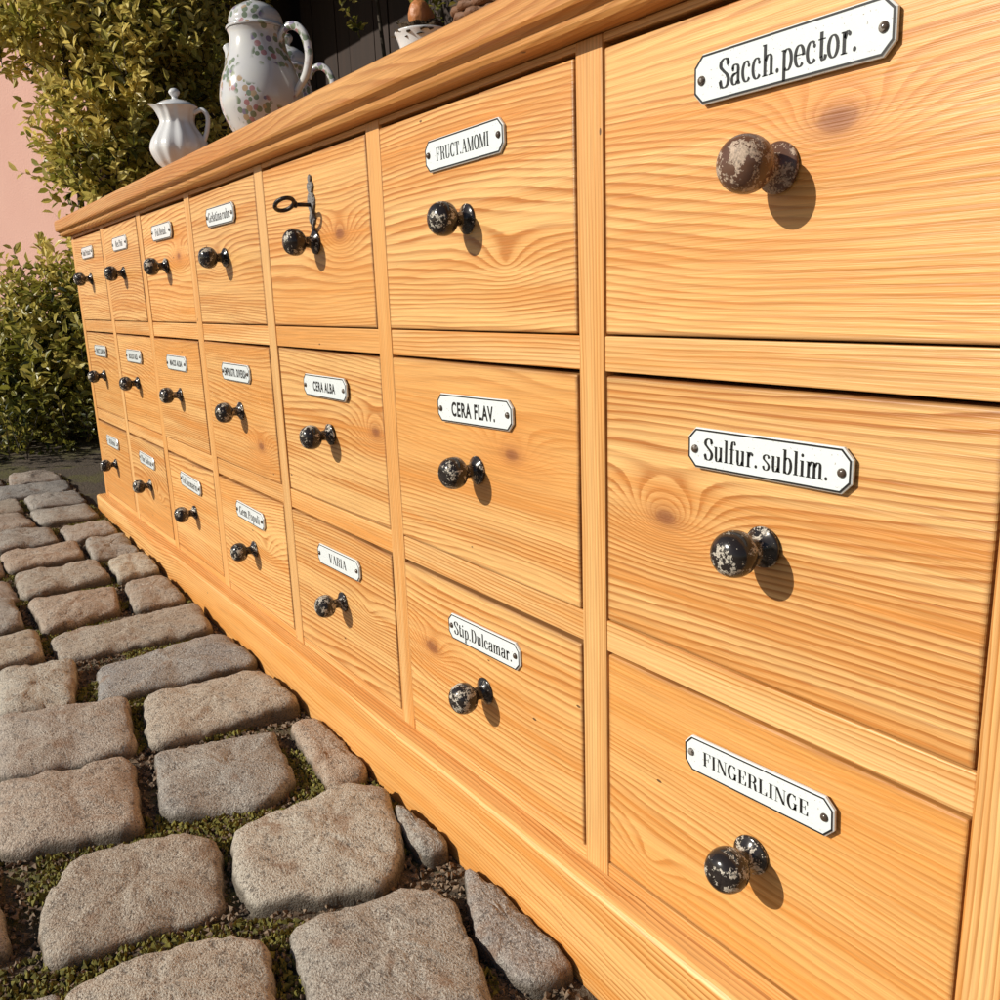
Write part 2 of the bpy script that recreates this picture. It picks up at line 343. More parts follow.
def label(c,r,txt,style,tilt=0,dx=0,dz=0,tw=.098,thh=.0125,W=.117,H=.0255):
    cx=(X[c]+X[c+1])/2+.004+dx; cz=LZ[r]+dz
    rot=math.radians(tilt); par=empty('label_%d_%d'%(c,r),(cx,-.0021,cz)); par.rotation_euler=(0,-rot,0); par.parent=cab
    CH=.0062
    rings=[(0,.0006),(0,-.0010),(.0007,-.0017)]
    V=[];F=[]
    for ins,y in rings:
        for a,b2 in outline(W,H,CH,ins): V.append((a,y,b2))
    for k in range(2):
        for i in range(8): j=(i+1)%8; F.append((k*8+i,k*8+j,(k+1)*8+j,(k+1)*8+i))
    F.append(tuple(16+i for i in range(8)))
    mkobj('plate',V,F,ENAM,par)
    a=outline(W,H,CH,.0007);b=outline(W,H,CH,.0018)
    V=[(p[0],-.00185,p[1]) for p in a+b]; F=[(i,(i+1)%8,8+(i+1)%8,8+i) for i in range(8)]
    mkobj('border',V,F,INK,par)
    V,F=(serif_text if style=='r' else sans_text)(txt,tw,thh)
    mkobj('lettering',[(p[0],-.00187,p[1]) for p in V],F,INK,par)
    for sx in (-1,1):
        nv,nf=lathe([(.0027,0),(.0026,.0008),(.0019,.0016),(.0008,.0020),(0,.0021)],14)
        nb=mkobj('nail_%d'%(sx+2),nv,nf,NAIL,par,True); nb.location=(sx*(W/2-.0062),-.0016,random.uniform(-.001,.001))
label(6,0,'Sacch.pector.','r',.6,dx=.005,thh=.0150,tw=.088,W=.126,H=.027)
label(6,1,'Sulfur. sublim.','r',0,thh=.0132,tw=.090)
label(6,2,'FINGERLINGE','r',2.4,dx=.001,thh=.0098,tw=.084)
label(5,0,'FRUCT.AMOMI','r',1,thh=.0105,tw=.080)
label(5,1,'CERA FLAV.','s',1,thh=.0125,tw=.068)
label(5,2,'Stip.Dulcamar.','r',1.5,dz=-.002,thh=.0125,tw=.096)
label(4,1,'CERA ALBA','s',0,thh=.0110,tw=.060)
label(4,2,'VARIA','r',1,thh=.0115,tw=.050)
label(3,0,'Gelatina rubr.','r',0,thh=.012,tw=.094)
label(3,1,'EMPLASTR. DIVERSA','s',0,thh=.0110,tw=.094)
label(3,2,'Gem.Populi','r',-1,thh=.0125,tw=.086)
label(2,0,'Fol.Betul.','r',0,thh=.0115,tw=.070)
label(2,1,'MACIS ALBA','s',0,thh=.0095,tw=.072)
label(2,2,'Fol.Rosmarin.','r',-2,thh=.0125,tw=.092)
label(1,0,'Res.Pini','r',0,thh=.0115,tw=.060)
label(1,1,'BOLUS ALB.','s',0,thh=.0105,tw=.070)
label(1,2,'Flor.Malvae','r',-1,thh=.012,tw=.086)
label(0,0,'Rad.Petasit.','r',0,thh=.0115,tw=.085)
label(0,1,'FRUCT.CARVI','s',0,thh=.0105,tw=.080)
label(0,2,'Ol.Ricini','r',0,thh=.0115,tw=.070)
# ---------------------------------------------------------------- tubes
def tube(name,pts,rad,mat,parent,seg=12,flat=1.0,caps=True):
    P=[Vector(p) for p in pts]; n=len(P); V=[];F=[]
    up=None
    for i in range(n):
        t=(P[min(n-1,i+1)]-P[max(0,i-1)]).normalized()
        if up is None:
            up=Vector((0,0,1)) if abs(t.z)<.9 else Vector((1,0,0))
        a=(up-t*up.dot(t)).normalized(); b=t.cross(a); up=a
        r=rad[i] if hasattr(rad,'__len__') else rad
        for k in range(seg):
            an=2*math.pi*k/seg; V.append(P[i]+a*r*math.cos(an)+b*r*flat*math.sin(an))
    for i in range(n-1):
        for k in range(seg):
            k2=(k+1)%seg; F.append((i*seg+k,i*seg+k2,(i+1)*seg+k2,(i+1)*seg+k))
    if caps: F.append(tuple(range(seg))[::-1]); F.append(tuple((n-1)*seg+k for k in range(seg)))
    return mkobj(name,V,F,mat,parent,True)
def crv(p,n=8):
    P=[Vector(a) for a in p]; P=[P[0]]+P+[P[-1]]; o=[]
    for i in range(1,len(P)-2):
        for j in range(n):
            t=j/n; o.append(.5*((2*P[i])+(-P[i-1]+P[i+1])*t+(2*P[i-1]-5*P[i]+4*P[i+1]-P[i+2])*t*t+(-P[i-1]+3*P[i]-3*P[i+1]+P[i+2])*t**3))
    o.append(P[-2]); return o
IRON=simple('key_iron',(.035,.028,.024),.4,.6,(300,.4)); SILV=simple('escutcheon_metal',(.20,.19,.18),.5,.6,(500,.9))
ex,ez=-.4635,.547
half=[(0,.031),(.0022,.029),(.0028,.026),(.0018,.0235),(.005,.022),(.0062,.018),(.0042,.0145),(.0028,.012),(.0055,.009),(.0072,.004),(.0066,-.002),(.0045,-.006),(.0030,-.009),(.0052,-.0125),(.0060,-.017),(.0040,-.0205),(.0018,-.0225),(.0026,-.026),(.0016,-.029),(0,-.031)]
half=[(a*1.25,b) for a,b in half]
ol=half+[(-a,b) for a,b in half[1:-1][::-1]]
n=len(ol); V=[(ex+a,-.0012,ez+b) for a,b in ol]+[(ex+a*.9,-.0028,ez+b*.97) for a,b in ol]
F=[(i,(i+1)%n,n+(i+1)%n,n+i) for i in range(n)]+[tuple(range(n,2*n))]
mkobj('escutcheon',V,F,SILV,cab)
tube('key_shaft',[(ex,.002,ez-.001),(ex,-.022,ez-.001)],.0022,IRON,cab)
tube('key_collar',[(ex,-.018,ez-.001),(ex,-.019,ez-.001),(ex,-.021,ez-.001),(ex,-.022,ez-.001)],[.002,.0036,.0036,.002],IRON,cab)
tube('key_bow',[(ex-.001+.0105*math.sin(a*math.pi/12),-.032-.010*math.cos(a*math.pi/12),ez-.001+.0055*math.sin(a*math.pi/12)) for a in range(25)],.0023,IRON,cab,8)
# ---------------------------------------------------------------- porcelain
def porcelain(name,decor):
    m,nt,b=nmat(name); q=NB(nt); tc=q.n('ShaderNodeTexCoord').outputs['Object']
    c=q.mix(q.noise(tc,14,3),(.76,.74,.71),(.60,.61,.64))
    if decor:
        c=q.mix(q.noise(tc,20,3),(.66,.66,.58),(.46,.44,.52))
        vo=q.n('ShaderNodeTexVoronoi',{'Vector':q.vm('ADD',tc,(.3,.1,.2)),'Scale':110.0},feature='F1')
        msk=q.ramp(q.noise(tc,20,2),[(.48,0.0),(.53,1.0)])
        dm=q.m('MULTIPLY',q.m('LESS_THAN',vo.outputs['Distance'],.5),msk)
        rr=q.n('ShaderNodeSeparateXYZ',{0:vo.outputs['Color']}).outputs[0]
        fc=q.ramp(rr,[(0,(.08,.13,.04)),(.4,(.18,.22,.08)),(.6,(.33,.10,.10)),(.75,(.36,.22,.08)),(.9,(.14,.10,.20))],'CONSTANT')
        c=q.mix(q.m('MULTIPLY',dm,.8),c,fc)
    q.L(c,b.inputs['Base Color']); b.inputs['Roughness'].default_value=.14
    b.inputs['Coat Weight'].default_value=.4
    return m
POR=porcelain('lustre_porcelain',True); WPOR=porcelain('white_porcelain',False)
ZT=.6442
def pot(name,x,y,s,mat,ang,sr=1.14):
    e=empty(name,(x,y,ZT)); e.rotation_euler=(0,0,ang); e.scale=(s,s,s)
    R_=lambda p:[(a*sr,b2) for a,b2 in p]
    pr=smooth_prof(R_([(.001,.001),(.034,.0005),(.037,.003),(.034,.010),(.041,.022),(.050,.045),(.0525,.065),(.049,.088),(.041,.112),(.0355,.132),(.0340,.146),(.0360,.155)]),4)
    mkobj('body',*lathe(pr,40,'z'),mat,e,True)
    pr=smooth_prof(R_([(.0370,.155),(.0372,.158),(.0335,.162),(.033,.170),(.028,.181),(.015,.190),(.0065,.193),(.0055,.197),(.0095,.202),(.0105,.207),(.0075,.212),(0,.214)]),4)
    mkobj('lid',*lathe(pr,40,'z'),mat,e,True)
    h=crv([(.038,0,.138),(.050,0,.152),(.066,0,.153),(.080,0,.140),(.086,0,.115),(.079,0,.090),(.066,0,.074),(.054,0,.062)])
    tube('handle',h,[.0048+.0015*math.sin(i/len(h)*math.pi) for i in range(len(h))],mat,e,12,.75)
    sp=crv([(-.050,0,.050),(-.059,0,.066),(-.058,0,.092),(-.050,0,.115),(-.049,0,.132),(-.054,0,.142)])
    tube('spout',sp,[.015-.008*(i/len(sp))**.7 for i in range(len(sp))],mat,e,14)
    return e
pot('coffee_pot',-.713,.05,.90,POR,math.radians(32))
pot('coffee_pot.001',-.855,.150,.85,POR,math.radians(35),1.0)
j=empty('milk_jug',(-1.03,.03,ZT)); j.rotation_euler=(0,0,math.radians(50)); j.scale=(1.0,1.0,.87)
pr=smooth_prof([(.001,.001),(.028,.001),(.030,.005),(.026,.010),(.036,.022),(.044,.042),(.041,.060),(.030,.080),(.0255,.092),(.029,.108),(.034,.116)],4)
V,F=lathe(pr,64,'z'); V2=[]
for a,b2,z in V:
    an=math.atan2(b2,a); r=math.hypot(a,b2); k=1+.035*math.cos(an*12); 
    zz=z
    if z>.095:
        f_=(z-.095)/.021; k+= .28*f_*max(0,math.cos(an-math.pi))**4; zz=z+.008*f_*max(0,math.cos(an-math.pi))**3
    V2.append((a*k,b2*k,zz))
mkobj('body',V2,F,WPOR,j,True)
mkobj('lid',*lathe(smooth_prof([(.032,.115),(.031,.119),(.020,.126),(.007,.130),(.0045,.134),(.0075,.139),(.0085,.143),(.005,.148),(0,.149)],4),32,'z'),WPOR,j,True)
tube('handle',crv([(.028,0,.105),(.042,0,.110),(.050,0,.098),(.047,0,.075),(.038,0,.052)]),.0038,WPOR,j,10,.8)
BULB=simple('bulb_skin',(.42,.15,.04),.5,0,(150,.6)); LEAFG=simple('shoot_green',(.10,.22,.04),.4); MOSS=simple('moss_brown',(.06,.035,.015),.9,0,(400,1.0))
p=empty('bulb_planter',(-.285,.045,ZT))
mkobj('bowl',*lathe(smooth_prof([(.001,.0),(.014,.0),(.016,.003),(.021,.018),(.0245,.030),(.0275,.036),(.0260,.036),(.021,.030),(.0,.030)],3),32,'z'),WPOR,p,True)
def blob(name,loc,r,mat,par,sc=(1,1,1),amp=.15,fr=3):
    bm=bmesh.new(); bmesh.ops.create_icosphere(bm,subdivisions=4,radius=1)
    for v in bm.verts:
        k=1+amp*noise.noise(v.co*fr+Vector(loc)*9)+amp*.5*noise.noise(v.co*fr*3); v.co=Vector((v.co.x*sc[0],v.co.y*sc[1],v.co.z*sc[2]))*k*r+Vector(loc)
    me=bpy.data.meshes.new(name); bm.to_mesh(me); bm.free(); me.polygons.foreach_set('use_smooth',[True]*len(me.polygons)); me.materials.append(mat)
    o=bpy.data.objects.new(name,me); COL.objects.link(o); o.parent=par
blob('moss',(0,0,.036),.024,MOSS,p,(1,1,.4),.45,6)
for i,(a,b2) in enumerate([(.004,-.006),(-.009,.006)]):
    blob('bulb_%d'%i,(a,b2,.050),.0105,BULB,p,(1,1,1.3),.06)
    for k in range(4):
        an=k*1.6+i; tube('shoot_%d_%d'%(i,k),crv([(a+.002*math.cos(an),b2+.002*math.sin(an),.06),(a+.005*math.cos(an),b2+.005*math.sin(an),.085),(a+.013*math.cos(an),b2+.013*math.sin(an),.12)],4),[.0032,.0034,.0034,.003,.003,.0025,.002,.001,.0005],LEAFG,p,8,.5)
WICK=simple('wicker',(.16,.07,.03),.7,0,(200,.8))
bk=empty('moss_basket',(-.205,.075,ZT))
for k in range(6):
    z=.004+k*.007; r=.032+.006*math.sin(k/8*2); tube('weave_%d'%k,[( (r+.002*math.sin(a*5+k*3.14))*math.cos(a*math.pi/30),(r+.002*math.sin(a*5+k*3.14))*math.sin(a*math.pi/30),z) for a in range(61)],.004,WICK,bk,8)
blob('moss_fill',(0,0,.045),.034,MOSS,bk,(1,1,.5),.5,7)
# ---------------------------------------------------------------- ground and setts
def zg(x): return -.1-.03*max(-6,min(1.6,x))
def soil_mat():
    m,nt,b=nmat('soil_and_moss'); q=NB(nt); tc=q.n('ShaderNodeTexCoord').outputs['Object']
    n=q.noise(tc,9,4,.6); n2=q.noise(tc,120,3,.7); n3=q.noise(tc,420,2,.6)
    c=q.mix(n2,(.035,.023,.014),(.11,.08,.05)); c=q.mix(q.ramp(n3,[(.55,0.0),(.7,.7)]),c,(.20,.16,.12))
    c=q.mix(q.m('MULTIPLY',q.ramp(n,[(.50,0.0),(.60,1.0)]),q.ramp(n2,[(.35,.2),(.6,1.0)])),c,(.10,.09,.020))
    q.L(c,b.inputs['Base Color']); b.inputs['Roughness'].default_value=.95
    q.L(q.n('ShaderNodeBump',{'Strength':1.0,'Distance':.005,'Height':q.m('ADD',n2,q.m('MULTIPLY',n3,.5))}).outputs[0],b.inputs['Normal'])
    return m
SOIL=soil_mat()
nx,ny=300,190
xs=np.concatenate([[-60,-20,-8],np.linspace(-4.2,1.7,nx),[8,20,60]]); ys=np.concatenate([[-60,-20,-6],np.linspace(-2.0,1.4,ny),[6,20,60]])
V=[]
for y in ys:
    for x in xs:
        amp=.006 if (-4.2<=x<=1.7 and -2<=y<=1.4) else 0
        if -.05<y<.45 and x<.36: amp=.0015
        V.append((x,y,zg(x)-.009+amp*noise.noise(Vector((x*22,y*22,0)))+amp*.6*noise.noise(Vector((x*70,y*70,3)))))
W_=len(xs); F=[(j*W_+i,j*W_+i+1,(j+1)*W_+i+1,(j+1)*W_+i) for j in range(len(ys)-1) for i in range(W_-1)]
mkobj('ground',V,F,SOIL,smooth=True)
ST_=[[(-194,-372),(-221,-366),(-214,-283),(-179,-224),(-102,-244),(-95,-370)],
[(-182,-197),(-165,-97),(-126,-67),(-1,-104),(-50,-220)],
[(-160,-29),(-95,-23),(0,-24),(-14,-70),(-79,-66)],
[(-326,-375),(-400,-333),(-379,-237),(-341,-213),(-250,-237),(-264,-376)],
[(-346,-191),(-354,-63),(-319,-32),(-216,-67),(-188,-106),(-231,-211),(-281,-208)],
[(-597,-377),(-561,-244),(-413,-268),(-453,-393)],
[(-559,-216),(-523,-86),(-409,-103),(-381,-140),(-421,-241)],
[(-773,-358),(-718,-215),(-588,-235),(-609,-376)],
[(-717,-189),(-692,-37),(-563,-30),(-583,-216)],
[(-859,-221),(-868,-30),(-727,-27),(-745,-241)],
[(-920,-342),(-891,-247),(-763,-275),(-773,-358)],
[(-525,-60),(-522,-24),(-372,-26),(-364,-77)],
[(-1076,-405),(-1069,-275),(-951,-285),(-936,-400)],
[(-1026,-260),(-1018,-33),(-900,-40),(-925,-258)],
[(-1226,-264),(-1214,-125),(-1085,-145),(-1060,-262)],
[(-1213,-105),(-1225,-35),(-1079,-33),(-1072,-120)],
[(-1412,-263),(-1410,-119),(-1265,-122),(-1260,-270)],
[(-1376,-100),(-1387,-33),(-1250,-33),(-1250,-108)],
[(-1577,-271),(-1565,-129),(-1440,-137),(-1440,-270)],
[(-1554,-110),(-1561,-33),(-1415,-35),(-1415,-120)],
[(-1706,-132),(-1730,-35),(-1594,-35),(-1586,-137)],
[(-1747,-273),(-1739,-156),(-1600,-158),(-1605,-270)],
[(-1253,-430),(-1242,-290),(-1105,-290),(-1094,-421)],
[(-290,-34),(-194,-25),(-198,-52),(-240,-50)],
[(-456,-530),(-439,-405),(-300,-405),(-305,-530)]]
polys=[[(a/1000,b/1000) for a,b in s] for s in ST_]
bbs=[(min(p[0] for p in s),max(p[0] for p in s),min(p[1] for p in s),max(p[1] for p in s)) for s in polys]
nref=len(polys)
rows=[-.155+.166*k for k in range(-22,12)]
for k,xc in enumerate(rows):
    if xc<-2.35: continue
    if xc<-1.78: xc-=.022
    w=random.uniform(.135,.150)
    for (ya,yb) in ((-1.95,-.035),(.46,1.0)):
        if xc>.38 : ya,yb=(-1.95,1.0) if ya<0 else (2,1)
        y=yb-random.uniform(0,.01)
        while y>ya:
            l=random.uniform(.11,.20)
            cand=(xc-w/2,xc+w/2,y-l,y)
            hit=[bb for bb in bbs[:nref] if cand[0]<bb[1]-.006 and cand[1]>bb[0]+.006 and cand[2]<bb[3]+.006 and cand[3]>bb[2]-.006]
            if hit:
                y-=.012; continue
            jj=lambda:random.uniform(-.008,.008)
            polys.append([(cand[0]+jj(),cand[2]+jj()),(cand[0]+jj(),cand[3]+jj()),(cand[1]+jj(),cand[3]+jj()),(cand[1]+jj(),cand[2]+jj())]); bbs.append(cand)
            y-=l+random.uniform(.014,.024)
GR=.0046
V=[];F=[];SD=[];SH=[]
for pi,s in enumerate(polys):
    pts=[np.array(p) for p in s]
    area=sum(pts[i][0]*pts[(i+1)%len(pts)][1]-pts[(i+1)%len(pts)][0]*pts[i][1] for i in range(len(pts)))
    if area<0: pts=pts[::-1]
    c=np.mean(np.array(pts),0)
    pts=[p+(p-c)/np.linalg.norm(p-c)*GR*1.4 for p in pts]
    pts=[np.array((p[0],min(p[1],-.0225) if (p[1]<.2 and p[0]<.36) else p[1])) for p in pts]
    o=[]
    for i in range(len(pts)):
        a,b,d=pts[i-1],pts[i],pts[(i+1)%len(pts)]
        rr=random.uniform(.010,.022)
        l1=np.linalg.norm(a-b);l2=np.linalg.norm(d-b); r1=min(rr,l1*.42); r2=min(rr,l2*.42)
        p0=b+(a-b)/l1*r1; p2=b+(d-b)/l2*r2
        for t in (0,.33,.67,1): o.append((1-t)**2*p0+2*t*(1-t)*b+t*t*p2)
    per=[0]
    for i in range(len(o)): per.append(per[-1]+np.linalg.norm(o[(i+1)%len(o)]-o[i]))
    near=pi<nref or (abs(c[0])<1.4 and c[1]>-.8); NR=72 if near else 30
    res=[];k=0
    for q_ in range(NR):
        t=per[-1]*q_/NR
        while per[k+1]<t: k+=1
        f_=(t-per[k])/max(1e-9,per[k+1]-per[k]); res.append(o[k]*(1-f_)+o[(k+1)%len(o)]*f_)
    sd=random.random(); tz=random.uniform(-.003,.003); tx,ty=random.uniform(-.045,.045),random.uniform(-.045,.045)
    rings=[(1.0,-.045),(1.0,-.007),(.990,-.0005),(.972,.0040),(.945,.0068),(.90,.0088),(.83,.0104),(.74,.0117),(.63,.0127),(.5,.0135),(.37,.0141),(.24,.0144),(.12,.0145)]
    base=len(V)
    for sc_,zz in rings:
        for q_ in res:
            wv=.0034*noise.noise(Vector((q_[0]*40,q_[1]*40,sd*50)))+.0022*noise.noise(Vector((q_[0]*120,q_[1]*120,sd*50)))
            dv=(q_-c); dl=np.linalg.norm(dv)
            x,y=c+dv*(sc_+wv/dl*sc_)
            hz=0
            if zz>-.01: hz=.0055*noise.noise(Vector((x*22,y*22,sd*9)))+.0034*noise.noise(Vector((x*65,y*65,sd*9)))+.0017*noise.noise(Vector((x*190,y*190,1)))
            V.append((x,y,zg(x)+zz+hz+tz+(x-c[0])*tx+(y-c[1])*ty)); SD.append(sd); SH.append(max(0,min(1,(zz+.006)/.015)))
    n=len(res)
    V.append((c[0],c[1],zg(c[0])+.0145+tz+.0055*noise.noise(Vector((c[0]*22,c[1]*22,sd*9))))); SD.append(sd); SH.append(1)
    for k in range(len(rings)-1):
        for i in range(n): F.append((base+k*n+i,base+k*n+(i+1)%n,base+(k+1)*n+(i+1)%n,base+(k+1)*n+i))
    e=base+(len(rings)-1)*n; ci=len(V)-1
    for i in range(n): F.append((e+i,e+(i+1)%n,ci))
def stone_mat():
    m,nt,b=nmat('granite_sett'); q=NB(nt); tc=q.n('ShaderNodeTexCoord').outputs['Object']
    sd=q.n('ShaderNodeAttribute',attribute_name='seed').outputs['Fac']; sh=q.n('ShaderNodeAttribute',attribute_name='high').outputs['Fac']
    P=q.vm('ADD',tc,q.n('ShaderNodeCombineXYZ',{0:q.m('MULTIPLY',sd,50.0),1:sd,2:sd}).outputs[0])
    n=q.noise(P,16,4,.6); n2=q.noise(P,130,5,.74); n3=q.noise(P,520,2,.6)
    base=q.ramp(sd,[(0,(.42,.33,.235)),(.16,(.27,.245,.22)),(.32,(.50,.42,.31)),(.48,(.25,.24,.235)),(.62,(.42,.295,.20)),(.78,(.32,.29,.26)),(.9,(.50,.44,.35)),(1,(.36,.28,.21))])
    c=q.mix(q.ramp(n,[(.35,.0),(.65,.6)]),base,q.mix(.5,base,(.50,.43,.34)))
    c=q.mix(q.ramp(n2,[(.36,.9),(.49,0.0)]),c,q.mix(.7,c,(.05,.04,.035)))
    c=q.mix(q.ramp(n3,[(.54,.0),(.68,.75)]),c,(.62,.57,.49))
    c=q.mix(q.ramp(n3,[(.30,.85),(.43,.0)]),c,(.075,.058,.045))
    dirt=q.m('SUBTRACT',1.0,q.ramp(q.m('ADD',sh,q.m('MULTIPLY',q.m('SUBTRACT',n,.5),.8)),[(.30,0.0),(.75,1.0)]))
    c=q.mix(q.m('MULTIPLY',dirt,.78),c,(.075,.055,.032))
    rust=q.ramp(q.noise(P,28,3,.6),[(.58,0.0),(.70,.5)])
    c=q.mix(rust,c,(.24,.12,.055))
    q.L(c,b.inputs['Base Color']); q.L(q.m('ADD',.55,q.m('MULTIPLY',n2,.3)),b.inputs['Roughness'])
    q.L(q.n('ShaderNodeBump',{'Strength':1.0,'Distance':.0042,'Height':q.m('ADD',n2,q.m('MULTIPLY',n3,.35))}).outputs[0],b.inputs['Normal'])
    return m
mkobj('cobblestone_paving',V,F,stone_mat(),smooth=True,attrs={'seed':('FLOAT',SD),'high':('FLOAT',SH)})
def inpoly(x,y,s):
    r=False;n=len(s);j=n-1
    for i in range(n):
        if (s[i][1]>y)!=(s[j][1]>y) and x<(s[j][0]-s[i][0])*(y-s[i][1])/(s[j][1]-s[i][1]+1e-12)+s[i][0]: r=not r
        j=i
    return r
def scatter(name,count,mat,smin,smax,xr,yr,flat,thresh=None,onstone=False):
    V=[];F=[];S=[];k=0
    tries=0
    while k<count and tries<count*14:
        tries+=1
        x=random.uniform(*xr); y=random.uniform(*yr)
        if thresh is not None and noise.noise(Vector((x*9,y*9,4.2)))<thresh: continue
        if not onstone:
            hit=False
            for s,bb in zip(polys,bbs):
                if bb[0]-.01<x<bb[1]+.01 and bb[2]-.01<y<bb[3]+.01 and inpoly(x,y,s): hit=True;break
            if hit: continue
        r=random.uniform(smin,smax); b=len(V); z=zg(x)-.006
        m_=Matrix.Rotation(random.uniform(0,6.28),3,Vector((random.random()-.5,random.random()-.5,1)).normalized())
        for q_ in ((1,0,0),(-.5,.87,0),(-.6,-.8,0),(.1,.1,1),(0,0,-1)):
            v=m_@Vector(q_); V.append((x+v.x*r*random.uniform(.7,1.2),y+v.y*r*random.uniform(.7,1.2),z+v.z*r*flat)); S.append(random.random())
        for f_ in ((0,1,3),(1,2,3),(2,0,3),(1,0,4),(2,1,4),(0,2,4)): F.append(tuple(b+i for i in f_))
        k+=1
    mkobj(name,V,F,mat,attrs={'seed':('FLOAT',S)})
def varmat(name,a,b_,rough=.9):
    m,nt,b=nmat(name); q=NB(nt); sd=q.n('ShaderNodeAttribute',attribute_name='seed').outputs['Fac']
    q.L(q.mix(sd,a,b_),b.inputs['Base Color']); b.inputs['Roughness'].default_value=rough; return m
scatter('joint_moss',16000,varmat('moss_green',(.05,.050,.010),(.22,.19,.03)),.0016,.0042,(-2.4,.3),(-.55,-.025),1.3,.0)
scatter('joint_grit',14000,varmat('grit',(.05,.03,.018),(.28,.20,.13)),.0010,.0045,(-2.4,.3),(-.55,-.025),.8)
# ---------------------------------------------------------------- shrub
def leafmat(name,dark,mid,yel):
    m,nt,b=nmat(name); q=NB(nt); sd=q.n('ShaderNodeAttribute',attribute_name='seed').outputs['Fac']
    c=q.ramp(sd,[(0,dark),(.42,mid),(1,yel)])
    q.L(c,b.inputs['Base Color']); b.inputs['Roughness'].default_value=.40
    tr=q.n('ShaderNodeBsdfTranslucent',{'Color':c}); mx=q.n('ShaderNodeMixShader',{0:.38,1:b.outputs[0],2:tr.outputs[0]})
    q.L(mx.outputs[0],nt.nodes['Material Output'].inputs['Surface']); return m
def leaves(name,clumps,mat,parent,twigs,ll=(.035,.06)):
    V=[];F=[];S=[];TW=[];TF=[]
    for (cx,cy,cz,r,dens,yb) in clumps:
        for _ in range(int(twigs*dens*(r/.3)**2)):
            d=Vector(rng.normal(size=3)).normalized()
            rad_=(random.random()**.4)*.95
            o=Vector((cx,cy,cz))+Vector((d.x,d.y,d.z*1.05))*r*rad_
            td=(d*.8+Vector((0,-.25,.75))+Vector(rng.normal(size=3))*.35).normalized()
            L_=random.uniform(.10,.22); nl=random.randint(8,13); yy=random.gauss(yb,.2)-.30*(1-rad_)  # inner twigs get darker leaves: crown shade put into the colour
            side=td.cross(Vector((0,0,1))); 
            if side.length<.1: side=Vector((1,0,0))
            side.normalize(); up=side.cross(td)
            b=len(TW); e=o+td*L_; w=.0025
            TW+= [o+side*w,o-side*w*.5+up*w,o-side*w*.5-up*w,e]; TF+=[(b,b+1,b+3),(b+1,b+2,b+3),(b+2,b,b+3)]
            for i in range(nl):
                t=(i+.5)/nl; p0=o+td*L_*t; an=i*2.4+random.random()
                out=(side*math.cos(an)+up*math.sin(an))
                ld=(out*.9+td*(.4+.7*t)+Vector((0,0,-.15))).normalized()
                l=random.uniform(*ll)*(1.1-.3*t); w=l*random.uniform(.20,.27)
                sv=ld.cross(Vector(rng.normal(size=3))*.35+td).normalized(); nv=sv.cross(ld)
                b=len(V); droop=-.12*l
                V+=[p0,p0+ld*l*.32+sv*w+nv*w*.3,p0+ld*l*.68+sv*w*.85+nv*w*.3,p0+ld*l+nv*droop,p0+ld*l*.68-sv*w*.85+nv*w*.3,p0+ld*l*.32-sv*w+nv*w*.3]
                F+=[(b,b+1,b+2,b+3),(b,b+3,b+4,b+5)]
                s=max(0,min(1,yy+random.gauss(0,.14)+.25*t)); S+=[s]*6  # yellower towards the twig tip, a sunlit look in the leaf colour
    mkobj(name,V,F,mat,parent,attrs={'seed':('FLOAT',S)})
    mkobj(name+'_twigs',TW,TF,BARK,parent)
BARK=simple('bark',(.06,.045,.03),.9,0,(60,.8))
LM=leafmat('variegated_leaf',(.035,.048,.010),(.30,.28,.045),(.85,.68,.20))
bush=empty('variegated_shrub',(0,0,0))
def uv(u,v,x=-3.4):
    k=(x-.4877)/(-3.4-.4877)
    return (x,-.4152+(.46+.0037*u)*k,.447+(1.13-.0037*v)*k)
cl=[]
for (u,v,dx,r,dens,yb) in [(150,40,0,.26,1,.68),(100,15,-.2,.26,1,.70),(45,15,-.1,.22,.9,.70),(195,60,.1,.22,1,.66),(130,105,.1,.22,1,.76),(100,85,0,.17,.7,.72),(110,165,.15,.20,1,.66),(185,140,0,.26,1,.55),(85,185,.1,.13,.7,.6),(232,25,-.3,.22,.8,.5),(150,-50,-.1,.35,.8,.65),(60,-60,-.2,.33,.8,.65),(220,-50,-.2,.3,.7,.5),(12,60,-.1,.12,.7,.7),
   (35,320,.15,.16,.9,.5),(85,290,.1,.17,.9,.58),(5,360,.1,.20,.9,.42),(70,350,.25,.24,1,.48),(110,380,.1,.3,1,.40),(30,400,.3,.22,1,.32),(85,415,.35,.20,1,.36),(10,430,.4,.13,.9,.25),(150,300,-.1,.33,.8,.4),(200,230,-.2,.33,.8,.45),(-60,400,.1,.26,.8,.35)]:
    x,y,z=uv(u,v,-3.4+dx); cl.append((x,y,z,r,dens,yb))
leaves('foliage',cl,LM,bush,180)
for k in range(11):
    u0=random.uniform(50,140); x0,y0,_=uv(u0,430,-3.4+random.uniform(-.15,.15)); u1=u0+random.uniform(10,80)
    x1,y1,z1=uv(u1,random.uniform(-20,150),-3.4+random.uniform(-.2,.2)); z0=zg(x0)-.05
    pts=crv([(x0,y0,z0),(x0+random.uniform(-.06,.06),y0+(y1-y0)*.2,z0+(z1-z0)*.33),(x1+random.uniform(-.08,.08),y0+(y1-y0)*.65,z0+(z1-z0)*.66),(x1,y1,z1)],6)
    tube('stem_%d'%k,pts,[.020-.015*i/len(pts) for i in range(len(pts))],BARK,bush,8)
gc=empty('ground_cover_plants',(0,0,0))
leaves('foliage',[(-2.75,-.12,-.02,.10,1,.15),(-2.85,.12,-.02,.12,1,.2),(-2.7,-.42,-.02,.10,1,.2),(-3.0,-.25,0,.12,1,.15)],LM,gc,220,(.02,.035))
sh2=empty('climbing_plant',(0,0,0))
